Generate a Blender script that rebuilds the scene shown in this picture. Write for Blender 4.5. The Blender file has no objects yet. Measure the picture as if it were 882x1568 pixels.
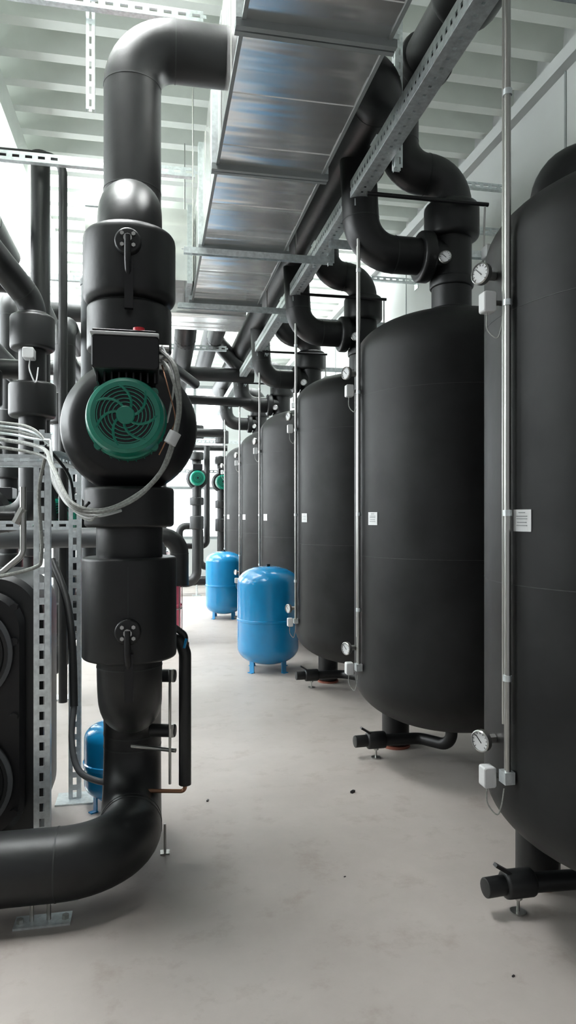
import bpy, math, random
from mathutils import Vector, Matrix
random.seed(4)
sc = bpy.context.scene
# ------------------------------------------------------------------ materials
def nt(name):
    m = bpy.data.materials.new(name); m.use_nodes = True
    t = m.node_tree; b = t.nodes["Principled BSDF"]
    return m, t, b
def simple(name, col, rough=0.5, metal=0.0, coat=0.0, var=0.12, scale=6.0, bump=0.0, bscale=60.0, emis=None, es=0.0, spec=0.5):
    m, t, b = nt(name)
    tc = t.nodes.new("ShaderNodeTexCoord")
    n = t.nodes.new("ShaderNodeTexNoise"); n.inputs["Scale"].default_value = scale; n.inputs["Detail"].default_value = 5
    t.links.new(tc.outputs["Object"], n.inputs["Vector"])
    r = t.nodes.new("ShaderNodeValToRGB")
    r.color_ramp.elements[0].position = 0.3; r.color_ramp.elements[1].position = 0.7
    r.color_ramp.elements[0].color = [c*(1-var) for c in col]+[1]
    r.color_ramp.elements[1].color = [min(1, c*(1+var)) for c in col]+[1]
    t.links.new(n.outputs["Fac"], r.inputs["Fac"]); t.links.new(r.outputs["Color"], b.inputs["Base Color"])
    b.inputs["Roughness"].default_value = rough; b.inputs["Metallic"].default_value = metal
    b.inputs["Coat Weight"].default_value = coat
    b.inputs["Specular IOR Level"].default_value = spec
    if bump > 0:
        n2 = t.nodes.new("ShaderNodeTexNoise"); n2.inputs["Scale"].default_value = bscale; n2.inputs["Detail"].default_value = 4
        t.links.new(tc.outputs["Object"], n2.inputs["Vector"])
        bp = t.nodes.new("ShaderNodeBump"); bp.inputs["Strength"].default_value = bump; bp.inputs["Distance"].default_value = 0.01
        t.links.new(n2.outputs["Fac"], bp.inputs["Height"]); t.links.new(bp.outputs["Normal"], b.inputs["Normal"])
    if emis:
        b.inputs["Emission Color"].default_value = list(emis)+[1]; b.inputs["Emission Strength"].default_value = es
    return m
M = {}
M['ins'] = simple("black_rubber_insulation", (0.0110, 0.0117, 0.0120), 0.42, var=0.4, scale=3, bump=0.10, bscale=22, spec=0.42)
M['tank'] = simple("tank_foam_insulation", (0.0112, 0.0116, 0.0116), 0.52, var=0.45, scale=4, bump=0.30, bscale=5, spec=0.27)
M['seam'] = simple("insulation_seam", (0.025, 0.027, 0.027), 0.6)
M['blk'] = simple("black_plastic", (0.006, 0.006, 0.007), 0.4, spec=.4)
M['galv'] = simple("galvanised_steel", (0.72, 0.77, 0.78), 0.38, metal=0.8, var=0.15, scale=45)
M['steel'] = simple("steel_conduit", (0.46, 0.46, 0.44), 0.3, metal=0.95, var=.04)
M['white'] = simple("white_plastic", (0.62, 0.63, 0.63), 0.45, var=0.03)
M['blue'] = simple("blue_enamel", (0.004, 0.23, 0.50), 0.25, coat=0.5, var=0.04)
M['teal'] = simple("teal_pump_enamel", (0.002, 0.19, 0.125), 0.35, coat=0.2, var=0.1)
M['copper'] = simple("copper", (0.30, 0.16, 0.10), 0.4, metal=0.9)
M['orange'] = simple("orange_primer", (0.25, 0.08, 0.05), 0.6)
M['red'] = simple("red_plastic", (0.6, 0.02, 0.03), 0.4)
M['pink'] = simple("pink_fluid_drum", (0.75, 0.12, 0.2), 0.35, var=0.1)
M['cable'] = simple("grey_braided_cable", (0.28, 0.29, 0.27), 0.5, var=0.3, scale=120)
M['wall'] = simple("painted_wall", (0.47, 0.49, 0.48), 0.85, var=0.05, scale=1.2)
M['ceil'] = simple("painted_ceiling_steel", (0.74, 0.78, 0.73), 0.6, var=0.04)
M['trim'] = simple("grey_trim", (0.22, 0.24, 0.24), 0.5)
M['sky'] = simple("daylight_glass", (0.9, 0.95, 1.0), 0.3, var=0.0, emis=(0.96, 0.98, 1.0), es=27.0)
M['skyn'] = simple("near_daylight_glass", (0.9, 0.95, 1.0), 0.3, var=0.0, emis=(0.98, 0.99, 1.0), es=76.0)
M['win'] = simple("window_daylight_glass", (0.9, 0.95, 1.0), 0.3, var=0.0, emis=(0.93, 0.97, 1.0), es=4.5)
M['winl'] = simple("side_window_daylight_glass", (0.9, 0.95, 1.0), 0.3, var=0.0, emis=(0.94, 0.98, 1.0), es=11.0)
M['grey'] = simple("grey_insulation", (0.07, 0.075, 0.08), 0.5)
m, t, b = nt("galvanised_duct_sheet"); M['duct'] = m
tc = t.nodes.new("ShaderNodeTexCoord")
mp = t.nodes.new("ShaderNodeMapping"); mp.inputs["Scale"].default_value = (0.6, 4.5, 4.5)
t.links.new(tc.outputs["Object"], mp.inputs["Vector"])
n = t.nodes.new("ShaderNodeTexNoise"); n.inputs["Scale"].default_value = 1.0; n.inputs["Detail"].default_value = 2
t.links.new(mp.outputs["Vector"], n.inputs["Vector"])
r = t.nodes.new("ShaderNodeValToRGB")
r.color_ramp.elements[0].position = .3; r.color_ramp.elements[1].position = .7
r.color_ramp.elements[0].color = (.76, .77, .76, 1); r.color_ramp.elements[1].color = (.97, .96, .93, 1)
t.links.new(n.outputs["Fac"], r.inputs["Fac"]); t.links.new(r.outputs["Color"], b.inputs["Base Color"])
b.inputs["Metallic"].default_value = .9; b.inputs["Roughness"].default_value = 0.21
bp = t.nodes.new("ShaderNodeBump"); bp.inputs["Strength"].default_value = .7; bp.inputs["Distance"].default_value = .035
t.links.new(n.outputs["Fac"], bp.inputs["Height"]); t.links.new(bp.outputs["Normal"], b.inputs["Normal"])
# floor
m, t, b = nt("polished_concrete"); M['floor'] = m
tc = t.nodes.new("ShaderNodeTexCoord")
n = t.nodes.new("ShaderNodeTexNoise"); n.inputs["Scale"].default_value = 1.3; n.inputs["Detail"].default_value = 9; n.inputs["Roughness"].default_value = .65
t.links.new(tc.outputs["Object"], n.inputs["Vector"])
r = t.nodes.new("ShaderNodeValToRGB")
r.color_ramp.elements[0].position = .25; r.color_ramp.elements[1].position = .75
r.color_ramp.elements[0].color = (.35, .315, .287, 1); r.color_ramp.elements[1].color = (.47, .432, .40, 1)
t.links.new(n.outputs["Fac"], r.inputs["Fac"])
v = t.nodes.new("ShaderNodeTexNoise"); v.inputs["Scale"].default_value = 5; v.inputs["Detail"].default_value = 10; v.inputs["Roughness"].default_value = .68
t.links.new(tc.outputs["Object"], v.inputs["Vector"])
r2 = t.nodes.new("ShaderNodeValToRGB"); r2.color_ramp.elements[0].position = .3; r2.color_ramp.elements[1].position = .46
r2.color_ramp.elements[0].color = (.72, .66, .62, 1); r2.color_ramp.elements[1].color = (1, 1, 1, 1)
t.links.new(v.outputs["Fac"], r2.inputs["Fac"])
mx = t.nodes.new("ShaderNodeMixRGB"); mx.blend_type = 'MULTIPLY'; mx.inputs[0].default_value = .6
t.links.new(r.outputs["Color"], mx.inputs[1]); t.links.new(r2.outputs["Color"], mx.inputs[2])
t.links.new(mx.outputs["Color"], b.inputs["Base Color"]); b.inputs["Roughness"].default_value = .5

# ------------------------------------------------------------------ builder
class B:
    def __init__(s, name): s.n = name; s.v = []; s.f = []; s.m = []; s.ml = []
    def mi(s, k):
        if k not in s.ml: s.ml.append(k)
        return s.ml.index(k)
    def addv(s, p): s.v.append(tuple(p)); return len(s.v)-1
    def addf(s, idx, k): s.f.append(tuple(idx)); s.m.append(s.mi(k))
    def box(s, c0, c1, k='galv'):
        x0, y0, z0 = [min(a, b) for a, b in zip(c0, c1)]; x1, y1, z1 = [max(a, b) for a, b in zip(c0, c1)]
        s.obox(Vector(((x0+x1)/2, (y0+y1)/2, (z0+z1)/2)), Vector((1, 0, 0)), Vector((0, 1, 0)), Vector((0, 0, 1)), (x1-x0)/2, (y1-y0)/2, (z1-z0)/2, k)
    def obox(s, c, a, b_, d, ha, hb, hd, k):
        i = []
        for sx, sy, sz in [(-1,-1,-1),(1,-1,-1),(1,1,-1),(-1,1,-1),(-1,-1,1),(1,-1,1),(1,1,1),(-1,1,1)]:
            i.append(s.addv(c + a*ha*sx + b_*hb*sy + d*hd*sz))
        for q in [(0,3,2,1),(4,5,6,7),(0,1,5,4),(1,2,6,5),(2,3,7,6),(3,0,4,7)]:
            s.addf([i[j] for j in q], k)
    def rbox(s, c0, c1, rad, k, axis='y', seg=6):
        (x0,y0,z0),(x1,y1,z1) = c0, c1
        prof = []
        for cx, cz, a0 in [(x1-rad,z1-rad,0),(x0+rad,z1-rad,90),(x0+rad,z0+rad,180),(x1-rad,z0+rad,270)]:
            for i in range(seg+1):
                a = math.radians(a0+90*i/seg); prof.append((cx+rad*math.cos(a), cz+rad*math.sin(a)))
        n = len(prof); e = min(rad*.35, .02)
        rings = []
        cx, cz = (x0+x1)/2, (z0+z1)/2
        def sh(p, dd):
            lx, lz = (x1-x0)/2, (z1-z0)/2
            return (cx+(p[0]-cx)*(lx-dd)/lx, cz+(p[1]-cz)*(lz-dd)/lz)
        for yy, dd in [(y0, e), (y0+e, 0), (y1-e, 0), (y1, e)]:
            rings.append([s.addv((sh(p,dd)[0], yy, sh(p,dd)[1])) for p in prof])
        for a, b_ in zip(rings[:-1], rings[1:]):
            for i in range(n): s.addf([a[i], a[(i+1)%n], b_[(i+1)%n], b_[i]], k)
        s.addf(rings[0][::-1], k); s.addf(rings[-1], k)
    def lathe(s, prof, o, ax=(0,0,1), k='ins', seg=32):
        o = Vector(o); ax = Vector(ax).normalized()
        t_ = Vector((1,0,0)) if abs(ax.x) < .9 else Vector((0,1,0))
        u = ax.cross(t_).normalized(); w = ax.cross(u)
        prev = None
        for r, z in prof:
            if r < 1e-6: ring = [s.addv(o+ax*z)]
            else: ring = [s.addv(o+ax*z+(u*math.cos(2*math.pi*i/seg)+w*math.sin(2*math.pi*i/seg))*r) for i in range(seg)]
            if prev is not None:
                if len(prev) == 1 and len(ring) > 1:
                    for i in range(seg): s.addf([prev[0], ring[(i+1)%seg], ring[i]], k)
                elif len(ring) == 1 and len(prev) > 1:
                    for i in range(seg): s.addf([prev[i], prev[(i+1)%seg], ring[0]], k)
                elif len(ring) > 1:
                    for i in range(seg): s.addf([prev[i], prev[(i+1)%seg], ring[(i+1)%seg], ring[i]], k)
            prev = ring
    def cyl(s, p0, p1, r, k='ins', seg=24, bev=0.0):
        p0 = Vector(p0); p1 = Vector(p1); L = (p1-p0).length
        bev = min(bev, r*.9, L*.45)
        if bev > 0:
            pr = [(0,0),(r-bev,0)]
            for i in range(1,5):
                a = math.pi/2*i/4; pr.append((r-bev+bev*math.sin(a), bev-bev*math.cos(a)))
            for i in range(0,5):
                a = math.pi/2*i/4; pr.append((r-bev+bev*math.cos(a), L-bev+bev*math.sin(a)))
            pr.append((0,L))
        else: pr = [(0,0),(r,0),(r,L),(0,L)]
        s.lathe(pr, p0, p1-p0, k, seg)
    def tube(s, pts, r, k='ins', bend=None, seg=24, n=10, seams=False, seamk='seam'):
        pts = [Vector(p) for p in pts]
        if bend is None: bend = r*2
        path = [pts[0]]; seam_i = []
        for i in range(1, len(pts)-1):
            a, c, d = pts[i-1], pts[i], pts[i+1]
            u = (a-c).normalized(); w = (d-c).normalized()
            ang = u.angle(w)
            if abs(ang-math.pi) < .02: path.append(c); continue
            L = bend/math.tan(ang/2)
            L = min(L, (a-c).length*(.5 if i > 1 else .98), (d-c).length*(.5 if i < len(pts)-2 else .98))
            R = L*math.tan(ang/2)
            cen = c+(u+w).normalized()*(R/math.sin(ang/2))
            s0 = c+u*L-cen; s1 = c+w*L-cen
            tot = s0.angle(s1); axn = s0.cross(s1).normalized()
            seam_i.append(len(path))
            for j in range(n+1): path.append(cen+Matrix.Rotation(tot*j/n, 3, axn) @ s0)
            seam_i.append(len(path)-1)
        path.append(pts[-1])
        q = [path[0]]; 
        mapi = {0:0}
        for i, p in enumerate(path[1:], 1):
            if (p-q[-1]).length > 1e-5: q.append(p)
            mapi[i] = len(q)-1
        path = q
        tg = []
        for i in range(len(path)):
            a = path[max(i-1,0)]; c = path[min(i+1,len(path)-1)]; tg.append((c-a).normalized())
        t0 = tg[0]; up = Vector((0,0,1)) if abs(t0.z) < .9 else Vector((1,0,0))
        u = t0.cross(up).normalized(); rings = []
        for i, p in enumerate(path):
            if i > 0:
                axn = tg[i-1].cross(tg[i])
                if axn.length > 1e-7: u = Matrix.Rotation(tg[i-1].angle(tg[i]), 3, axn.normalized()) @ u
            w = tg[i].cross(u).normalized()
            rings.append([s.addv(p+(u*math.cos(2*math.pi*j/seg)+w*math.sin(2*math.pi*j/seg))*r) for j in range(seg)])
        for a, c in zip(rings[:-1], rings[1:]):
            for j in range(seg): s.addf([a[j], a[(j+1)%seg], c[(j+1)%seg], c[j]], k)
        s.addf(rings[0][::-1], k); s.addf(rings[-1], k)
        if seams:
            for i in seam_i:
                i = mapi[i]; s.cyl(path[i]-tg[i]*.003, path[i]+tg[i]*.003, r+.0015, seamk, seg)
    def perf(s, p0, p1, wv, dv, w, pitch=.05, k='galv', th=.003, slot=.5, rail=.3):
        p0 = Vector(p0); p1 = Vector(p1); a = (p1-p0); L = a.length; a.normalize()
        wv = Vector(wv).normalized(); dv = Vector(dv).normalized()
        rw = w*rail/2
        mid = (p0+p1)/2
        for sg in (-1, 1): s.obox(mid+wv*sg*(w/2-rw), a, wv, dv, L/2, rw, th/2, k)
        nn = max(1, int(L/pitch))
        for i in range(nn+1):
            s.obox(p0+a*(L*i/nn), a, wv, dv, pitch*(1-slot)/2, w/2-2*rw+.001, th/2, k)
    def strut(s, p0, p1, wv, dv, w=.045, d=.04, pitch=.066, k='galv', perfside=False, slot=.55, rail=.34):
        p0 = Vector(p0); p1 = Vector(p1); wv = Vector(wv).normalized(); dv = Vector(dv).normalized()
        if (p1-p0).length < .15: return
        s.perf(p0, p1, wv, dv, w, pitch, k, slot=slot, rail=rail)
        a = (p1-p0); L = a.length; a.normalize(); mid = (p0+p1)/2
        for sg in (-1, 1):
            if perfside and sg < 0: s.perf(p0+wv*sg*w/2+dv*d/2, p1+wv*sg*w/2+dv*d/2, dv, wv, d, pitch, k)
            else: s.obox(mid+wv*sg*w/2+dv*d/2, a, dv, wv, L/2, d/2, .0015, k)
    def done(s, angle=35):
        me = bpy.data.meshes.new(s.n); me.from_pydata(s.v, [], s.f)
        for k in s.ml: me.materials.append(M[k])
        me.polygons.foreach_set("material_index", s.m)
        import bmesh
        bm = bmesh.new(); bm.from_mesh(me); bmesh.ops.recalc_face_normals(bm, faces=bm.faces); bm.to_mesh(me); bm.free()
        me.shade_smooth(); me.set_sharp_from_angle(angle=math.radians(angle)); me.update()
        o = bpy.data.objects.new(s.n, me); sc.collection.objects.link(o); return o
def smooth_path(pts, n=8):
    pts = [Vector(p) for p in pts]; P = [pts[0]]+pts+[pts[-1]]; out = []
    for i in range(1, len(P)-2):
        for j in range(n):
            t_ = j/n; a, b_, c, d = P[i-1], P[i], P[i+1], P[i+2]
            out.append(.5*((2*b_)+(c-a)*t_+(2*a-5*b_+4*c-d)*t_**2+(-a+3*b_-3*c+d)*t_**3))
    out.append(pts[-1]); return out
def cable(bd, pts, r, k, n=8, seg=8):
    bd.tube(smooth_path(pts, n), r, k, bend=.0001, seg=seg, n=1)

# ------------------------------------------------------------------ room
XL, XR, YB, YF, ZC = -4.2, 2.75, -1.5, 14.8, 4.95
b_ = B("floor"); b_.box((XL-.1, YB, -.1), (XR+.1, YF+.1, 0), 'floor'); b_.done()
b_ = B("wall_right"); b_.box((XR, YB, 0), (XR+.15, YF, ZC), 'wall')
for y in (1.2, 4.2, 7.2, 10.2): b_.box((XR-.006, y, 0), (XR, y+.02, 4.6), 'trim')
b_.done()
b_ = B("trim_1"); b_.box((XR-.07, YB, 4.52), (XR, YF, 4.62), 'wall'); b_.done()
b_ = B("wall_left")
b_.box((XL-.15, YB, 0), (XL, YF, 1.6), 'wall'); b_.box((XL-.15, YB, 4.6), (XL, YF, ZC), 'wall')
ws = [(2.8, 6.4), (6.8, 10.4), (10.8, 14.4)]
e = [YB]+[q for p in ws for q in p]+[YF]
for i in range(0, len(e), 2): b_.box((XL-.15, e[i], 1.6), (XL, e[i+1], 4.6), 'wall')
b_.done()
for i, (y0, y1) in enumerate(ws):
    b_ = B("window_%d" % (i+6))
    b_.box((XL-.10, y0, 1.6), (XL-.08, y1, 4.6), 'winl')
    for j in range(4):
        y = y0+(y1-y0)*j/3; b_.box((XL-.08, y-.03, 1.6), (XL-.03, y+.03, 4.6), 'wall')
    for z in (1.63, 3.1, 4.57): b_.box((XL-.08, y0, z-.03), (XL-.03, y1, z+.03), 'wall')
    b_.done()
b_ = B("wall_far")
b_.box((XL, YF, 0), (XR, YF+.15, 1.0), 'wall'); b_.box((XL, YF, 4.3), (XR, YF+.15, ZC), 'wall')
for x0, x1 in ((XL, -3.9), (-1.3, -1.0), (1.5, XR)): b_.box((x0, YF, 1.0), (x1, YF+.15, 4.3), 'wall')
b_.done()
for i, (x0, x1) in enumerate(((-3.9, -1.3), (-1.0, 1.5))):
    b_ = B("window_%d" % (i+1))
    b_.box((x0, YF+.08, 1.0), (x1, YF+.1, 4.3), 'win')
    nx = 4
    for j in range(nx+1):
        x = x0+(x1-x0)*j/nx; b_.box((x-.03, YF+.03, 1.0), (x+.03, YF+.08, 4.3), 'trim')
    for z in (1.03, 2.1, 3.2, 4.27): b_.box((x0, YF+.03, z-.03), (x1, YF+.08, z+.03), 'trim')
    b_.done()
b_ = B("ceiling")
b_.box((XL, YB, ZC), (XR, YF, ZC+.12), 'ceil')
y = YB+.1
while y < YF-.2:
    i = []
    for (yy, zz) in ((y, ZC), (y+.04, 4.66), (y+.13, 4.66), (y+.17, ZC)):
        i.append((b_.addv((XL, yy, zz)), b_.addv((XR, yy, zz))))
    for a, c in zip(i[:-1], i[1:]): b_.addf([a[0], c[0], c[1], a[1]], 'ceil')
    y += .33
for x in (-2.6, -1.15): b_.box((x-.09, YB, 4.42), (x+.09, YF, 4.66), 'ceil')
b_.done()
sk = [(-3.9, 6.2, -.05, 13.5, 'sky'), (-1.0, 2.3, -.05, 4.1, 'skyn'), (.9, 7.6, 2.4, 13.5, 'sky')]
for i, (x0, y0, x1, y1, kk) in enumerate(sk):
    b_ = B("window_%d" % (i+3))
    b_.box((x0, y0, 4.915), (x1, y1, 4.945), kk)
    b_.done()

# ------------------------------------------------------------------ tanks
TX, R = 1.755, .58
TY = [2.16, 3.85, 5.62, 7.6, 9.4, 11.4]
def gauge(bd, c, d, rr=.036):
    c = Vector(c); d = Vector(d).normalized()
    bd.lathe([(0, -.03), (.010, -.03), (.010, 0), (rr, 0), (rr, .018), (rr-.004, .022), (rr-.005, .018)], c, d, 'steel', 24)
    bd.lathe([(rr-.005, .016), (0, .016)], c, d, 'white', 24)
    side = d.cross(Vector((0,0,1))).normalized(); up = Vector((0,0,1))
    bd.obox(c+d*.0175+(side+up)*.006, (side+up).normalized(), (side-up).normalized(), d, .017, .0012, .0006, 'blk')
    for i in range(11):
        a = math.radians(-135+27*i); q = side*math.sin(a)+up*math.cos(a)
        bd.obox(c+d*.017+q*(rr-.010), q, q.cross(d), d, .0035, .0008, .0005, 'blk')
for ti, ty in enumerate(TY):
    bd = B("insulated_buffer_tank")
    zt, zb, hd, p = 2.42, .56, .28, 2/2.25
    prof = []
    for i in range(21):
        a = math.pi/2*(1-i/20); prof.append((R*max(0, math.cos(a))**p if i else 0, zb-.30*math.sin(a)**p))
    for i in range(21):
        a = math.pi/2*i/20; prof.append((R*max(0, math.cos(a))**p if i < 20 else 0, zt+hd*math.sin(a)**p))
    bd.lathe(prof, (TX, ty, 0), (0,0,1), 'tank', 80)
    for z in (1.27, 2.19):
        bd.lathe([(R-.002, z-.002), (R+.0010, z-.001), (R+.0010, z+.001), (R-.002, z+.002)], (TX, ty, 0), (0,0,1), 'seam', 72)
    for a in (116, 2, -70):
        a = math.radians(a); x, y = TX+.46*math.cos(a), ty+.46*math.sin(a)
        bd.cyl((x, y, .02), (x, y, .5), .088, 'ins', 24, .01)
        bd.cyl((x, y, 0), (x, y, .015), .094, 'orange', 24)
    dy = ty+.22
    bd.tube([(TX, ty, .3), (TX, ty, .12), (TX-.12, dy-.02, .11), (TX-.47, dy, .11)], .036, 'ins', .08, 16)
    bd.cyl((TX-.46, dy, .11), (TX-.34, dy, .11), .052, 'ins', 20, .012)
    bd.cyl((TX-.54, dy-.008, .11), (TX-.44, dy, .11), .036, 'ins', 20, .004)
    bd.obox(Vector((TX-.47, dy-.01, .175)), Vector((.8,0,-.5)).normalized(), Vector((0,1,0)), Vector((.5,0,.8)).normalized(), .035, .012, .006, 'blk')
    bd.cyl((TX-.40, dy, 0), (TX-.40, dy, .07), .006, 'steel', 10)
    bd.cyl((TX-.40, dy, 0), (TX-.40, dy, .006), .03, 'steel', 12)
    bd.cyl((TX-.40, dy, .05), (TX-.40, dy, .06), .016, 'steel', 6)
    la = math.radians(190.5 if ti == 0 else 198); nrm = Vector((math.cos(la), math.sin(la), 0)); tan = Vector((-nrm.y, nrm.x, 0))
    for j in range(6):
        aa = la+math.radians(-3.4+1.36*j); nn = Vector((math.cos(aa), math.sin(aa), 0)); tt = Vector((-nn.y, nn.x, 0))
        bd.obox(Vector((TX, ty, 1.485))+nn*(R+.0015), tt, Vector((0,0,1)), nn, .0072, .036, .001, 'white')
    for j, (w_, z_) in enumerate(((.03, .026), (.05, .014), (.05, .006), (.044, -.006), (.05, -.016))):
        bd.obox(Vector((TX, ty, 1.485+z_))+nrm*(R+.003), tan, Vector((0,0,1)), nrm, w_*.5, .0014, .0008, 'trim')
    for gz in (2.34, .72):
        gauge(bd, (TX-R-.05, ty+.05, gz), (-.9, -.43, .0), .038)
        bd.cyl((TX-R-.05, ty+.06, gz), (TX-R+.03, ty+.06, gz), .010, 'steel', 12)
        bd.cyl((TX-R-.03, ty+.06, gz), (TX-R-.0, ty+.06, gz), .016, 'steel', 6)
        bd.rbox((TX-R-.075, ty-.01, gz-.145), (TX-R-.03, ty+.035, gz-.075), .008, 'white')
        bd.cyl((TX-R-.05, ty+.01, gz-.11), (TX-R+.02, ty+.01, gz-.11), .009, 'steel', 10)
        cable(bd, [(TX-R-.055, ty+.01, gz-.14), (TX-R-.055, ty+.01, gz-.20), (TX-R-.03, ty-.01, gz-.235), (TX-R-.018, ty-.02, gz-.20), (TX-R-.014, ty-.03, gz-.14)], .0025, 'cable')
    if ti == 0:
        bd.tube([(1.44, 2.33, 2.45), (1.44, 2.33, 2.84), (2.3, 2.33, 2.90), (2.3, 2.33, 2.5)], .06, 'ins', .2, 20)
        bd.cyl((1.44, 2.33, 2.56), (1.44, 2.33, 2.66), .085, 'ins', 24, .03)
    bd.done()
    bd = B("sensor_conduit")
    bd.cyl((TX-R-.018, ty-.06, .64), (TX-R-.018, ty-.06, 3.30), .011, 'steel', 12)
    bd.cyl((TX-R-.018, ty-.035, .80), (TX-R-.018, ty-.035, 3.30), .006, 'steel', 10)
    for z in (.95, 1.5, 2.2, 2.9): bd.cyl((TX-R-.018, ty-.06, z), (TX-R-.018, ty-.06, z+.02), .015, 'galv', 12)
    bd.box((TX-R-.036, ty-.078, .61), (TX-R+.0, ty-.035, .65), 'galv')
    bd.box((TX-R-.05, ty-.09, 3.27), (TX-R+.02, ty-.03, 3.31), 'galv')
    bd.done()
    if ti > 0:
        bd = B("tank_connection_pipe")
        ri = .118
        bd.tube([(TX, ty, 2.64), (TX, ty, 3.53), (1.42, ty, 3.53), (1.42, ty, 3.9)], ri, 'ins', .2, 28, 10, True)
        bd.cyl((TX, ty, 2.68), (TX, ty, 2.73), ri+.03, 'ins', 28, .01)
        bd.cyl((TX, ty, 2.86), (TX, ty, 2.92), ri+.012, 'ins', 28, .01)
        bd.cyl((TX, ty, 3.15), (TX, ty, 3.36), ri+.045, 'ins', 28, .03)
        bd.tube([(TX, ty, 3.04), (1.2, ty, 3.04), (1.16, ty, 3.75)], ri*.9, 'ins', .2, 28, 10, True)
        bd.cyl((1.54, ty, 3.04), (1.62, ty, 3.04), ri+.03, 'ins', 28, .02)
        bd.tube([(1.17, ty-.18, 3.30), (1.9, ty-.18, 3.30)], .012, 'blk', .02, 10)
        bd.cyl((1.88, ty-.18, 3.30), (1.90, ty-.12, 2.99), .006, 'steel', 8)
        bd.rbox((1.86, ty-.24, 2.98), (1.92, ty-.17, 3.05), .008, 'white')
        gauge(bd, (1.64, ty-.17, 2.98), (-.5, -.85, 0))
        bd.done()
bd = B("header_pipe")
bd.tube([(1.42, 2.75, 3.92), (1.42, 12.2, 3.92)], .125, 'ins', seg=28)
for y in (3.4, 4.5, 5.2, 6.6, 7.0, 8.5): bd.cyl((1.42, y, 3.92), (1.42, y+.06, 3.92), .15, 'ins', 28, .015)
bd.cyl((1.42, 2.7, 3.92), (1.42, 3.02, 3.92), .17, 'ins', 28, .06)
bd.done()

# ------------------------------------------------------------------ expansion vessels
def vessel(x, y, r, h, leg=.08):
    bd = B("expansion_vessel"); hh = r*.55; pr = []
    for i in range(11):
        a = math.pi/2*(1-i/10); pr.append((r*math.cos(a)**.85 if i else 0, leg+hh-hh*math.sin(a)))
    for i in range(11):
        a = math.pi/2*i/10; pr.append((r*max(0, math.cos(a))**.85 if i < 10 else 0, h-hh+hh*math.sin(a)))
    bd.lathe(pr, (x, y, 0), (0,0,1), 'blue', 48)
    zm = leg+(h-leg)*.46
    bd.lathe([(r, zm-.014), (r+.006, zm-.01), (r+.006, zm+.01), (r, zm+.014)], (x, y, 0), (0,0,1), 'blue', 48)
    for i in range(4):
        a = math.radians(35+90*i); c = Vector((x+.72*r*math.cos(a), y+.72*r*math.sin(a), 0))
        rad = Vector((math.cos(a), math.sin(a), 0)); tn = Vector((-rad.y, rad.x, 0))
        bd.obox(c+Vector((0,0,(leg+.08)/2)), tn, rad, Vector((0,0,1)), .028*r/.29, .004, (leg+.08)/2, 'blue')
        bd.obox(c+Vector((0,0,.003))+rad*.012, tn, rad, Vector((0,0,1)), .028*r/.29, .02, .003, 'blue')
    bd.cyl((x, y, h-.01), (x, y, h+.02), .02, 'blk', 12)
    bd.done()
vessel(1.10, 6.62, .30, 1.01, .06); vessel(1.02, 10.1, .27, .98, .06); vessel(-.20, 3.66, .15, .44, .05)

# ------------------------------------------------------------------ duct
bd = B("ventilation_duct")
dx0, dx1, dz0, dz1 = .33, .90, 3.35, 4.02
ys = [-.6, .45, 1.5, 2.56, 3.63, 4.73, 5.95]
for y0, y1 in zip(ys[:-1], ys[1:]):
    nb = 5
    for j in range(nb):
        a = y0+(y1-y0)*j/nb; c = y0+(y1-y0)*(j+1)/nb
        lo = .0 if j % 2 == 0 else .003
        bd.box((dx0+lo, a, dz0+lo), (dx1-lo, c, dz1-lo), 'duct')
for y in ys:
    for yy in (y-.028, y+.004):
        bd.box((dx0-.03, yy, dz0-.03), (dx1+.03, yy+.024, dz0+.002), 'trim'); bd.box((dx0-.03, yy, dz1-.002), (dx1+.03, yy+.024, dz1+.03), 'galv')
        bd.box((dx0-.03, yy, dz0), (dx0+.002, yy+.024, dz1), 'galv'); bd.box((dx1-.002, yy, dz0), (dx1+.03, yy+.024, dz1), 'galv')
for x in (dx0, dx1): bd.box((x-.008, ys[0], dz0-.006), (x+.008, ys[-1], dz0+.012), 'trim')
bd.box((-.28, 5.65, 3.42), (dx0-.01, 6.25, 4.0), 'duct')
for x in (-.28, .0, .29): bd.box((x-.02, 5.62, 3.39), (x+.02, 6.28, 4.03), 'galv')
bd.box((-.28, 5.98, 3.25), (dx1-.1, 6.5, 3.42), 'duct')
bd.done()
bd = B("duct_hanger_frame")
for y in (4.66, 5.88):
    bd.strut((.2, y, 3.295), (1.2, y, 3.295), (0,1,0), (0,0,-1), .041, .03)
    bd.obox(Vector((.7, y-.022, 3.285)), Vector((1,0,0)), Vector((0,0,1)), Vector((0,1,0)), .5, .02, .0015, 'galv')
for x in (.26, .97):
    for y in (4.66, 5.88): bd.cyl((x, y, 3.27), (x, y, 4.66), .005, 'steel', 8)
bd.done()
# ------------------------------------------------------------------ perforated rail
bd = B("perforated_support_rail")
X0 = 1.15
bd.perf((X0-.045, .6, 3.365), (X0-.045, 12.4, 3.365), (0,0,1), (1,0,0), .09, .045, rail=.37, slot=.45)
bd.perf((X0, .6, 3.32), (X0, 12.4, 3.32), (1,0,0), (0,0,1), .09, .06, rail=.42, slot=.3)
bd.box((X0+.043, .6, 3.32), (X0+.046, 12.4, 3.41), 'galv')
bd.box((X0-.046, .6, 3.41), (X0-.02, 12.4, 3.413), 'galv'); bd.box((X0+.02, .6, 3.41), (X0+.046, 12.4, 3.413), 'galv')
for y in (1.0, 3.35, 4.7, 5.95, 7.5, 9.3, 11.3):
    bd.strut((X0+.06, y, 3.28), (X0+.06, y, 4.60), (0,1,0), (1,0,0), .045, .04, perfside=True)
    bd.box((X0-.05, y-.05, 3.415), (X0+.10, y+.05, 3.421), 'galv')
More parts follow.
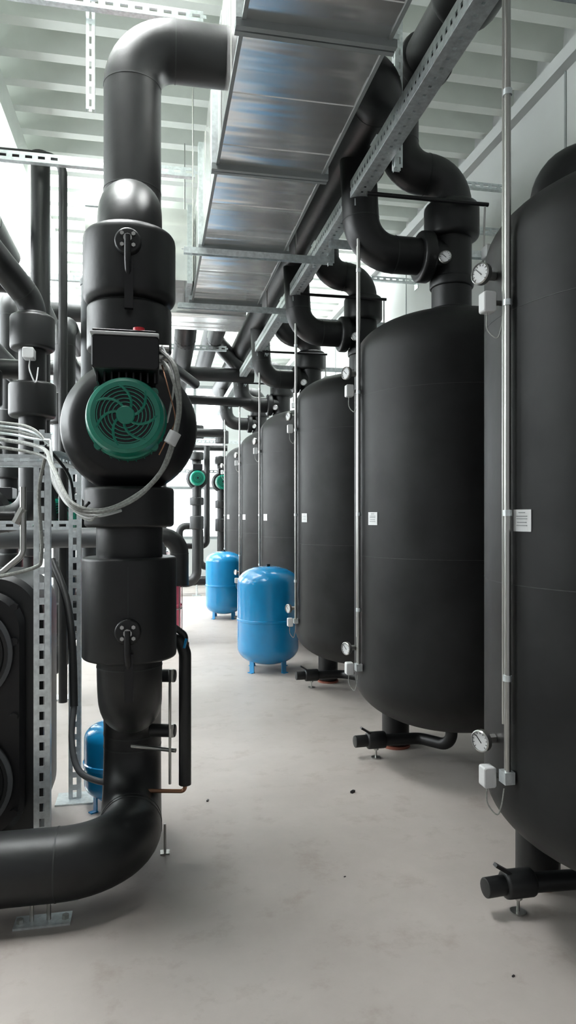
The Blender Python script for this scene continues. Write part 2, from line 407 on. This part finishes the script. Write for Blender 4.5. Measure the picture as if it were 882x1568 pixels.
for y in (2.1, 3.85+.5, 5.62+.5, 7.6+.5):
    bd.strut((X0-.02, y, 3.30), (XR-.01, y, 3.30), (0,1,0), (0,0,-1), .045, .04)
    bd.obox(Vector(((X0+XR)/2, y-.024, 3.28)), Vector((1,0,0)), Vector((0,0,1)), Vector((0,1,0)), (XR-X0)/2, .022, .0015, 'galv')
bd.done()
for y, z in ((5.0, 4.1), (5.0, 3.75), (6.9, 4.0), (3.2, 4.1)):
    bd = B("wall_bracket")
    bd.box((XR-.008, y-.05, z-.09), (XR, y+.05, z+.09), 'galv')
    bd.strut((XR-.5, y, z), (XR-.004, y, z), (0,0,1), (0,1,0), .045, .04)
    bd.cyl((XR-.02, y-.03, z+.06), (XR-.008, y-.03, z+.06), .01, 'steel', 6)
    bd.done()

# ------------------------------------------------------------------ main riser
px, yn, yb, pr = -.095, 2.86, 3.25, .13
bd = B("insulated_riser_pipe")
bd.tube([(px, yn, 2.0), (px, yn, 2.80), (px, yb, 2.80), (px, yb, 3.67), (1.14, yb, 3.67), (1.14, 12.1, 3.72)], pr, 'ins', .195, 36, 12, True)
bd.tube([(px, yn, 1.6), (px, yn, .70), (px, yb, .70), (px, yb, .19), (px, 2.70, .19), (-3.9, 2.70, .19)], pr, 'ins', .26, 36, 12, True)
def jacket(z0, z1, r, bev=.05): bd.cyl((px, yn, z0), (px, yn, z1), r, 'ins', 40, bev)
jacket(2.35, 2.64, .184, .035); jacket(2.30, 2.38, .14, .01); jacket(2.16, 2.34, .168, .012)
jacket(1.455, 1.615, .178, .015); jacket(1.33, 1.46, .132, .004); jacket(.93, 1.335, .188, .012)
for z0, z1, r in ((2.35, 2.64, .184), (.93, 1.335, .188)):
    bd.box((px-.0015, yn-r-.0015, z0+.03), (px+.0015, yn, z1-.03), 'seam')
def lever(z, tilt):
    y0 = yn-.18
    bd.cyl((px, y0+.03, z), (px, y0-.03, z), .05, 'ins', 28, .01)
    bd.cyl((px, y0-.02, z), (px, y0-.055, z), .016, 'steel', 10)
    for i in range(4):
        a = math.radians(45+90*i); bd.cyl((px+.03*math.cos(a), y0-.02, z+.03*math.sin(a)), (px+.03*math.cos(a), y0-.042, z+.03*math.sin(a)), .008, 'steel', 6)
    bd.tube([(px, y0-.05, z+.01), (px, y0-.055, z-.08), (px+.002, y0-.03, z-.14), (px+.004, y0-.03, z-.24)], .012, 'blk', .03, 12)
    bd.obox(Vector((px+.004, y0-.032, z-.17)), Vector((0,0,1)), Vector((1,0,0)), Vector((0,1,0)), .09, .016, .012, 'blk')
lever(2.54, 0); lever(1.06, 0)
sx, sy = .135, 3.02
bd.tube([(px, sy+.1, .96), (sx-.02, sy, .96), (sx, sy, .90), (sx, sy, .33)], .027, 'ins', .05, 16)
bd.tube([(px, yb, 1.02), (sx-.05, sy, 1.02), (sx, sy, .98), (sx, sy, .91)], .014, 'ins', .03, 12)
bd.cyl((sx, sy, .86), (sx, sy, .95), .018, 'copper', 12); bd.cyl((sx-.005, sy-.03, .93), (sx+.005, sy-.03, .97), .006, 'blue', 8)
bd.tube([(sx, sy, .35), (sx, sy, .30), (px, sy+.05, .30)], .009, 'copper', .02, 10)
bd.tube([(sx-.04, sy, .48), (px, sy+.1, .48)], .009, 'steel', .02, 10)
for z in (.56, .80):
    bd.cyl((px+.08, sy+.05, z), (px+.19, sy+.02, z), .028, 'ins', 16, .006)
    bd.cyl((px+.17, sy, z-.02), (px+.17, sy, z+.035), .012, 'steel', 8)
    bd.cyl((px+.165, sy-.01, z-.22), (px+.165, sy-.01, z-.02), .006, 'steel', 8)
bd.cyl((.05, 3.1, .0), (.05, 3.1, .13), .006, 'steel', 8); bd.box((.03, 3.08, 0), (.07, 3.12, .006), 'steel')
bd.done()
bd = B("pipe_floor_support")
bd.box((-.50, 2.62, 0), (-.30, 2.70, .008), 'galv')
for x in (-.44, -.38): bd.cyl((x, 2.66, 0), (x, 2.66, .075), .008, 'steel', 8)
for x in (-.48, -.32): bd.cyl((x, 2.655, 0), (x, 2.655, .022), .013, 'steel', 6)
bd.tube([(-.52, 2.70, .055), (-.28, 2.70, .055)], .01, 'galv', seg=8)
bd.done()

# ------------------------------------------------------------------ pumps
def pump(x, y, z, s=1.0, name="circulation_pump", box=True):
    bd = B(name); c = Vector((x, y, z)); ax = Vector((0,-1,0))
    def L(pr, k, seg=40, g=1.0, o=Vector((0,0,0))): bd.lathe([(r*s*g, t_*s) for r, t_ in pr], c+o, ax, k, seg)
    L([(0,-.2),(.16,-.2),(.215,-.14),(.262,-.06),(.272,.0),(.262,.05),(.235,.085),(.225,.10),(.19,.115),(.14,.12),(.13,.2),(0,.2)], 'blk', 56)
    g = 1.07; mo = Vector((0, 0, -.012))*s; c2 = c+mo
    L([(.0,.15),(.118,.15),(.128,.16),(.128,.30),(.134,.305),(.134,.33),(.128,.335),(.128,.395),(.122,.425),(.108,.435),(.106,.425),(0,.42)], 'teal', 48, g, mo)
    for i in range(28):
        a = 2*math.pi*i/28; q = Vector((math.cos(a),0,math.sin(a)))
        bd.obox(c2+q*.128*g*s+ax*.23*s, ax, q, q.cross(ax), .06*s, .006*s, .002*s, 'teal')
    for i in range(4):
        a = math.radians(45+90*i); q = Vector((math.cos(a),0,math.sin(a)))
        bd.cyl(c2+q*.128*g*s+ax*.30*s, c2+q*.128*g*s+ax*.35*s, .016*s, 'teal', 12)
    L([(.100,.4265),(0,.4265)], 'blk', 40, g, mo)
    for rr in (.042, .054, .066, .078, .090):
        L([(rr-.0018,.425),(rr-.0018,.434),(rr+.0018,.434),(rr+.0018,.425)], 'teal', 40, g, mo)
    L([(.096,.425),(.094,.436),(.110,.436),(.112,.425)], 'teal', 40, g, mo)
    L([(.03,.42),(.03,.437),(.026,.44),(0,.44)], 'teal', 30, g, mo)
    for i in range(7):
        pts = []
        for j in range(7):
            r_ = .026+.082*j/6; a = 2*math.pi*i/7+.9*j/6; pts.append(c2+Vector((math.cos(a),0,math.sin(a)))*r_*s+ax*.432*s)
        bd.tube(pts, .0055*s, 'teal', .001, 6, 1)
    if box:
        def P(dx, dy, dz): return c+Vector((dx,dy,dz))*s
        p0 = P(-.115,-.42,.150); p1 = P(.115,-.14,.266)
        bd.rbox(tuple(p0), tuple(p1), .012*s, 'blk')
        bd.rbox(tuple(P(-.120,-.428,.266)), tuple(P(.114,-.13,.276)), .004*s, 'white')
        bd.rbox(tuple(P(-.112,-.42,.276)), tuple(P(.106,-.14,.286)), .004*s, 'blk')
        bd.cyl(P(.045,-.40,.280), P(.045,-.40,.298), .020*s, 'red', 16)
        for i in range(9): bd.obox(P(-.10+.025*i,-.26,.135), Vector((1,0,0)), Vector((0,1,0)), Vector((0,0,1)), .003*s, .10*s, .02*s, 'blk')
        for dz in (.18, .21, .245): bd.cyl(P(.11,-.34,dz), P(.15,-.34,dz), .013*s, 'steel', 10)
    bd.done()
pump(px, yn, 1.86)
bd = B("pump_cable_bundle")
Y = 2.44
cable(bd, [(.03,2.5,2.09),(.075,Y,2.02),(.09,Y,1.88),(.066,Y,1.75),(.03,Y,1.66),(-.044,Y,1.58),(-.165,Y,1.52),(-.275,Y,1.545),(-.36,2.6,1.68),(-.46,2.9,1.78),(-.8,3.1,1.84),(-1.6,3.1,1.9)], .0085, 'cable')
cable(bd, [(.03,2.5,2.06),(.06,Y,2.0),(.085,Y-.01,1.88),(.058,Y-.01,1.74),(.015,Y,1.64),(-.06,Y-.01,1.56),(-.17,Y-.01,1.515),(-.27,Y,1.53),(-.35,2.6,1.64),(-.46,2.9,1.75),(-.9,3.1,1.82)], .0065, 'cable')
cable(bd, [(.03,2.5,2.04),(.05,Y,1.95),(.075,Y,1.84),(.05,Y,1.78),(.02,2.5,1.72)], .003, 'copper')
cable(bd, [(.03,2.5,2.11),(.06,Y+.02,2.03),(.07,Y,1.95),(.05,2.6,1.85)], .004, 'white')
for i in range(4):
    o = .012*i
    cable(bd, [(-.40,2.85,1.80-o),(-.375,2.75,1.66-o),(-.33+o,2.68,1.56-o),(-.27+o,2.62,1.52-o),(-.20,2.6,1.50),(-.12,2.66,1.52)], .0055, 'cable' if i % 2 else 'white')
    cable(bd, [(-.40,2.85,1.80-o),(-.47,2.9,1.81+o),(-.60,3.0,1.84+o*1.2),(-.9,3.1,1.87+o)], .006, 'cable' if i % 2 else 'galv')
cable(bd, [(-.41,2.85,1.78),(-.46,2.95,1.6),(-.45,2.95,1.35),(-.5,2.97,1.28),(-.8,3.0,1.22)], .008, 'cable')
cable(bd, [(-.42,2.85,1.78),(-.33,2.85,1.66),(-.30,2.8,1.52),(-.24,2.7,1.55)], .006, 'blk')
bd.cyl((.055,Y-.03,1.75),(.075,Y-.03,1.79),.022,'white',14)
bd.done()

# ------------------------------------------------------------------ left frame, heat exchanger
bd = B("perforated_strut_frame")
bd.strut((-.476,3.13,0),(-.476,3.13,1.86),(1,0,0),(0,1,0),.066,.04,.066)
bd.strut((-.408,3.77,0),(-.408,3.77,2.0),(1,0,0),(0,1,0),.06,.04,.066)
bd.box((-.50,3.70,0),(-.31,3.86,.008),'galv'); bd.box((-.55,3.06,0),(-.40,3.24,.008),'galv')
bd.strut((-.44,3.12,1.76),(-.37,3.80,1.76),(0,0,1),(1,0,0),.045,.04)
bd.strut((-1.9,3.10,1.74),(-.44,3.10,1.74),(0,0,1),(0,1,0),.045,.04)
bd.strut((-1.9,3.80,1.78),(-.30,3.80,1.78),(0,0,1),(0,1,0),.045,.04)
bd.strut((-1.9,3.80,1.45),(-.44,3.80,1.45),(0,0,1),(0,1,0),.045,.04)
for x in (-1.75,): bd.strut((x,3.13,0),(x,3.13,1.86),(1,0,0),(0,1,0),.066,.04,.05)
bd.done()
bd = B("plate_heat_exchanger")
bd.rbox((-1.35,3.24,.0),(-.49,3.72,1.24),.19,'ins',seg=12)
bd.rbox((-1.30,3.19,.08),(-.56,3.24,1.17),.16,'blk',seg=12)
for x, z in ((-.83,.90),(-.83,.34)):
    bd.lathe([(0,0),(.225,0),(.225,.025),(.215,.035),(.195,.035),(.185,.02),(.15,.02),(.145,.07),(.12,.095),(0,.1)],(x,3.19,z),(0,-1,0),'ins',48)
    bd.lathe([(.222,.02),(.228,.02),(.228,.034),(.212,.038),(.208,.034)],(x,3.19,z),(0,-1,0),'grey',48)
for z in (.2,.62,.95,1.1): bd.cyl((-.60,3.17,z),(-.60,3.20,z),.018,'blk',6)
bd.done()
bd = B("flexible_hose")
bd.tube(smooth_path([(-.36,3.3,.62),(-.365,3.25,.48),(-.33,3.2,.36),(-.24,3.18,.31),(-.16,3.2,.30)]), .014, 'grey', .001, 12, 1)
bd.tube(smooth_path([(-.36,3.3,.62),(-.38,3.4,.9),(-.42,3.5,1.1),(-.50,3.6,1.28)]), .018, 'ins', .001, 12, 1)
bd.tube([(-.53,3.0,1.62),(-.53,3.0,1.34),(-.62,3.0,1.26),(-1.6,3.0,1.26)], .013, 'steel', .05, 12)
bd.tube([(-.57,3.05,1.50),(-.80,3.05,1.50)], .02, 'ins', .05, 12)
bd.cyl((-.56,3.0,1.47),(-.53,3.0,1.53),.018,'steel',6)
bd.done()
bd = B("insulated_valve_riser")
bd.tube([(-1.5,3.4,3.25),(-.92,3.9,3.0),(-.69,4.2,2.74),(-.69,4.2,1.5),(-1.8,4.2,1.36)], .077, 'ins', .16, 24, 10, True)
for z0, z1, r in ((2.46,2.66,.125),(2.07,2.27,.132),(2.62,2.68,.095)): bd.cyl((-.69,4.2,z0),(-.69,4.2,z1),r,'ins',28,.02)
bd.rbox((-.715,4.02,2.38),(-.655,4.10,2.44),.008,'white')
cable(bd,[(-.68,4.06,2.38),(-.68,4.04,2.32),(-.65,4.05,2.25),(-.64,4.08,2.34)],.004,'white')
bd.done()

def station(x, y, zt=4.1, s=.6, zp=1.5, k='ins', name="pump_riser_assembly"):
    bd = B(name); r = .11*s/.6*.8
    bd.tube([(x-.9,y,.25),(x,y,.25),(x,y,zt),(x,y+.9,zt)], r, k, .2, 20, 8, True)
    for z0, z1 in ((zp+.35,zp+.5),(zp+.75,zp+1.0),(zp-.5,zp-.35),(zp-.95,zp-.7)): bd.cyl((x,y,z0),(x,y,z1),r*1.5,k,24,.02)
    c = Vector((x,y,zp)); ax = Vector((0,-1,0))
    bd.lathe([(0,-.1),(.15,-.1),(.2,0),(.17,.07),(.1,.09),(0,.09)],c,ax,'blk',28)
    bd.lathe([(0,.08),(.13,.08),(.14,.1),(.14,.28),(.12,.31),(0,.31)],c,ax,'teal',28)
    bd.lathe([(.10,.312),(0,.312)],c,ax,'blk',28)
    for rr in (.03,.05,.068,.088): bd.lathe([(rr-.004,.311),(rr-.004,.32),(rr+.004,.32),(rr+.004,.311)],c,ax,'teal',24)
    bd.rbox((x-.09,y-.3,zp+.15),(x+.09,y-.08,zp+.26),.012,'blk')
    bd.cyl((x,y,0),(x,y,.2),.02,'galv',10); bd.box((x-.08,y-.08,0),(x+.08,y+.08,.01),'galv')
    bd.done()
for x, y, zt in ((-1.15,5.0,3.6),(-.72,5.9,3.1),(-1.35,6.9,3.6),(-.6,7.7,3.5),(-1.5,8.9,3.8),(-.5,9.8,3.4),(-1.1,11.2,3.6)):
    station(x, y, zt)
for x, y, zt, zp in ((.80,13.0,2.6,2.2),(1.3,13.3,2.6,2.15)): station(x, y, zt, zp=zp)
for p, r, k in (
    ([(-1.4,5.0,4.0),(-.62,5.0,4.0),(-.62,5.0,.2)], .030, 'ins'),
    ([(-.80,5.2,4.10),(-.80,5.2,2.0),(-.80,5.6,1.4)], .068, 'ins'),
    ([(-.55,6.2,3.55),(-.55,6.2,1.0),(-.9,6.2,.8)], .07, 'grey'),
    ([(-.1,7.4,4.3),(-.1,7.4,3.3),(.5,8.4,3.1)], .06, 'ins')):
    bd = B("vertical_service_pipe"); bd.tube(p, r, k, .12, 20)
    bd.cyl(Vector(p[0])-(Vector(p[1])-Vector(p[0])).normalized()*.01, Vector(p[0])+(Vector(p[1])-Vector(p[0])).normalized()*.05, r+.008, k, 20, .008)
    bd.done()
for p, r, k in (
    ([(-3.9,4.6,1.36),(.02,4.6,1.36),(.02,4.6,1.1),(.02,5.2,1.1)], .065, 'grey'),
    ([(-3.9,6.0,1.28),(.22,6.0,1.32),(.22,6.0,.9)], .08, 'ins'),
    ([(-3.9,5.2,2.55),(-.9,5.2,2.55)], .07, 'ins'),
    ([(-3.9,4.9,2.1),(-1.1,4.9,2.1)], .05, 'ins'),
    ([(-1.8,9.0,3.35),(1.3,9.0,3.35)], .09, 'ins'),
    ([(-1.8,9.0,3.05),(1.3,9.3,3.05)], .06, 'ins'),
    ([(-1.8,7.8,3.72),(.75,7.8,3.72),(.75,8.6,3.72),(1.2,9.4,3.5)], .10, 'ins'),
    ([(-1.5,11.6,2.9),(1.2,11.6,2.9)], .07, 'ins'),
    ([(-3,3.9,2.7),(-1.2,3.9,2.7),(-1.2,12,2.9)], .09, 'ins'),
    ([(-3,5.6,3.3),(-.95,5.6,3.3),(-.95,12,3.3)], .08, 'ins'),
    ([(.35,6.6,3.9),(.35,7.8,3.5),(.35,11.5,3.3)], .12, 'ins'),
    ([(.75,6.4,3.95),(.75,11.0,3.8)], .12, 'ins'),
    ([(.1,13.6,.5),(.5,13.6,.5),(.5,13.6,1.3),(.9,13.6,1.3),(.9,13.6,.5),(1.4,13.6,.5)], .07, 'ins'),
    ([(.2,14.2,.2),(.2,14.2,2.9),(1.5,14.2,2.9)], .06, 'ins'),
    ([(1.05,13.8,2.9),(1.05,13.8,.9),(.6,13.8,.9)], .06, 'ins'),
    ([(-3.9,3.9,1.05),(-1.0,3.9,1.05)], .07, 'ins'),
):
    bd = B("horizontal_pipe_run"); bd.tube(p, r, k, r*1.8, 18, 8, True); bd.done()
for y, z, x1 in ((4.75,3.86,.28),(3.95,4.36,.28),(7.2,3.9,.9),(8.6,3.6,.9),(10.2,3.2,1.1),(13.9,2.4,2.0),(13.9,3.0,2.0)):
    bd = B("suspended_strut_channel")
    bd.strut((-3.9,y,z),(x1,y,z),(0,0,1),(0,1,0),.06,.04,.08)
    for x in (-2.6,-1.15,0): bd.strut((x,y+.03,z),(x,y+.03,4.41),(1,0,0),(0,1,0),.04,.03,.08)
    if y == 3.95: bd.strut((-.35,4.02,3.8),(-.35,4.02,4.65),(1,0,0),(0,1,0),.045,.04)
    bd.done()
bd = B("cable_tray")
for x in (-.28, .02): bd.strut((x,5.2,3.62),(x,12.5,3.62),(0,0,1),(1,0,0),.06,.01,.08)
for i in range(28): bd.box((-.28,5.3+.25*i,3.60),(.02,5.33+.25*i,3.61),'galv')
bd.done()
bd = B("suspended_galvanised_duct")
bd.box((-.66,7.0,3.1),(-.42,7.3,4.6),'duct')
for z in (3.1,3.6,4.1,4.55): bd.box((-.68,6.98,z),(-.40,7.32,z+.03),'galv')
bd.done()
for x, y, k in ((.06,8.3,'pink'),(-.1,8.95,'pink')):
    bd = B("coolant_drum"); r=.26
    bd.lathe([(0,.12),(r-.03,.12),(r,.15),(r,.42),(r+.01,.43),(r+.01,.45),(r,.46),(r,.72),(r+.01,.73),(r+.01,.75),(r,.76),(r,.96),(r-.03,1.02),(r-.06,1.0),(0,1.0)],(x,y,0),(0,0,1),k,32)
    bd.cyl((x+.12,y-.05,1.0),(x+.12,y-.05,1.04),.03,'blk',14)
    for i in range(12):
        a=2*math.pi*i/12; bd.cyl((x+(r+.015)*math.cos(a),y+(r+.015)*math.sin(a),.1),(x+(r+.015)*math.cos(a),y+(r+.015)*math.sin(a),1.04),.006,'steel',6)
    for z in (.1,.4,.7,1.04): bd.lathe([(r+.012,z),(r+.022,z),(r+.022,z+.012),(r+.012,z+.012)],(x,y,0),(0,0,1),'steel',32)
    for a in (.3,1.9,3.5,5.1): bd.cyl((x+.2*math.cos(a)-.015,y+.2*math.sin(a),.05),(x+.2*math.cos(a)+.015,y+.2*math.sin(a),.05),.05,'blk',16)
    bd.done()
bd = B("floor_debris")
for x, y, s in ((1.06,3.58,.014),(.78,2.75,.004),(.28,3.62,.009),(1.15,2.05,.005)):
    a=random.random()*3; bd.obox(Vector((x,y,s*.4)),Vector((math.cos(a),math.sin(a),0)),Vector((-math.sin(a),math.cos(a),0)),Vector((0,0,1)),s,s*.5,s*.4,'blk')
bd.done()

# ------------------------------------------------------------------ world + camera
w = bpy.data.worlds.new("World"); sc.world = w; w.use_nodes = True
bg = w.node_tree.nodes["Background"]; bg.inputs[0].default_value = (.95,.97,1,1); bg.inputs[1].default_value = .4
cam = bpy.data.cameras.new("camera"); co = bpy.data.objects.new("camera", cam); sc.collection.objects.link(co)
co.location = (0,0,1.5); co.rotation_euler = (math.radians(90),0,-math.atan(206/1050))
cam.sensor_fit = 'VERTICAL'; cam.sensor_height = 36; cam.lens = 36*1050/1568; cam.shift_y = 6/1568; cam.clip_start = .02
sc.camera = co
sc.view_settings.view_transform = 'Standard'
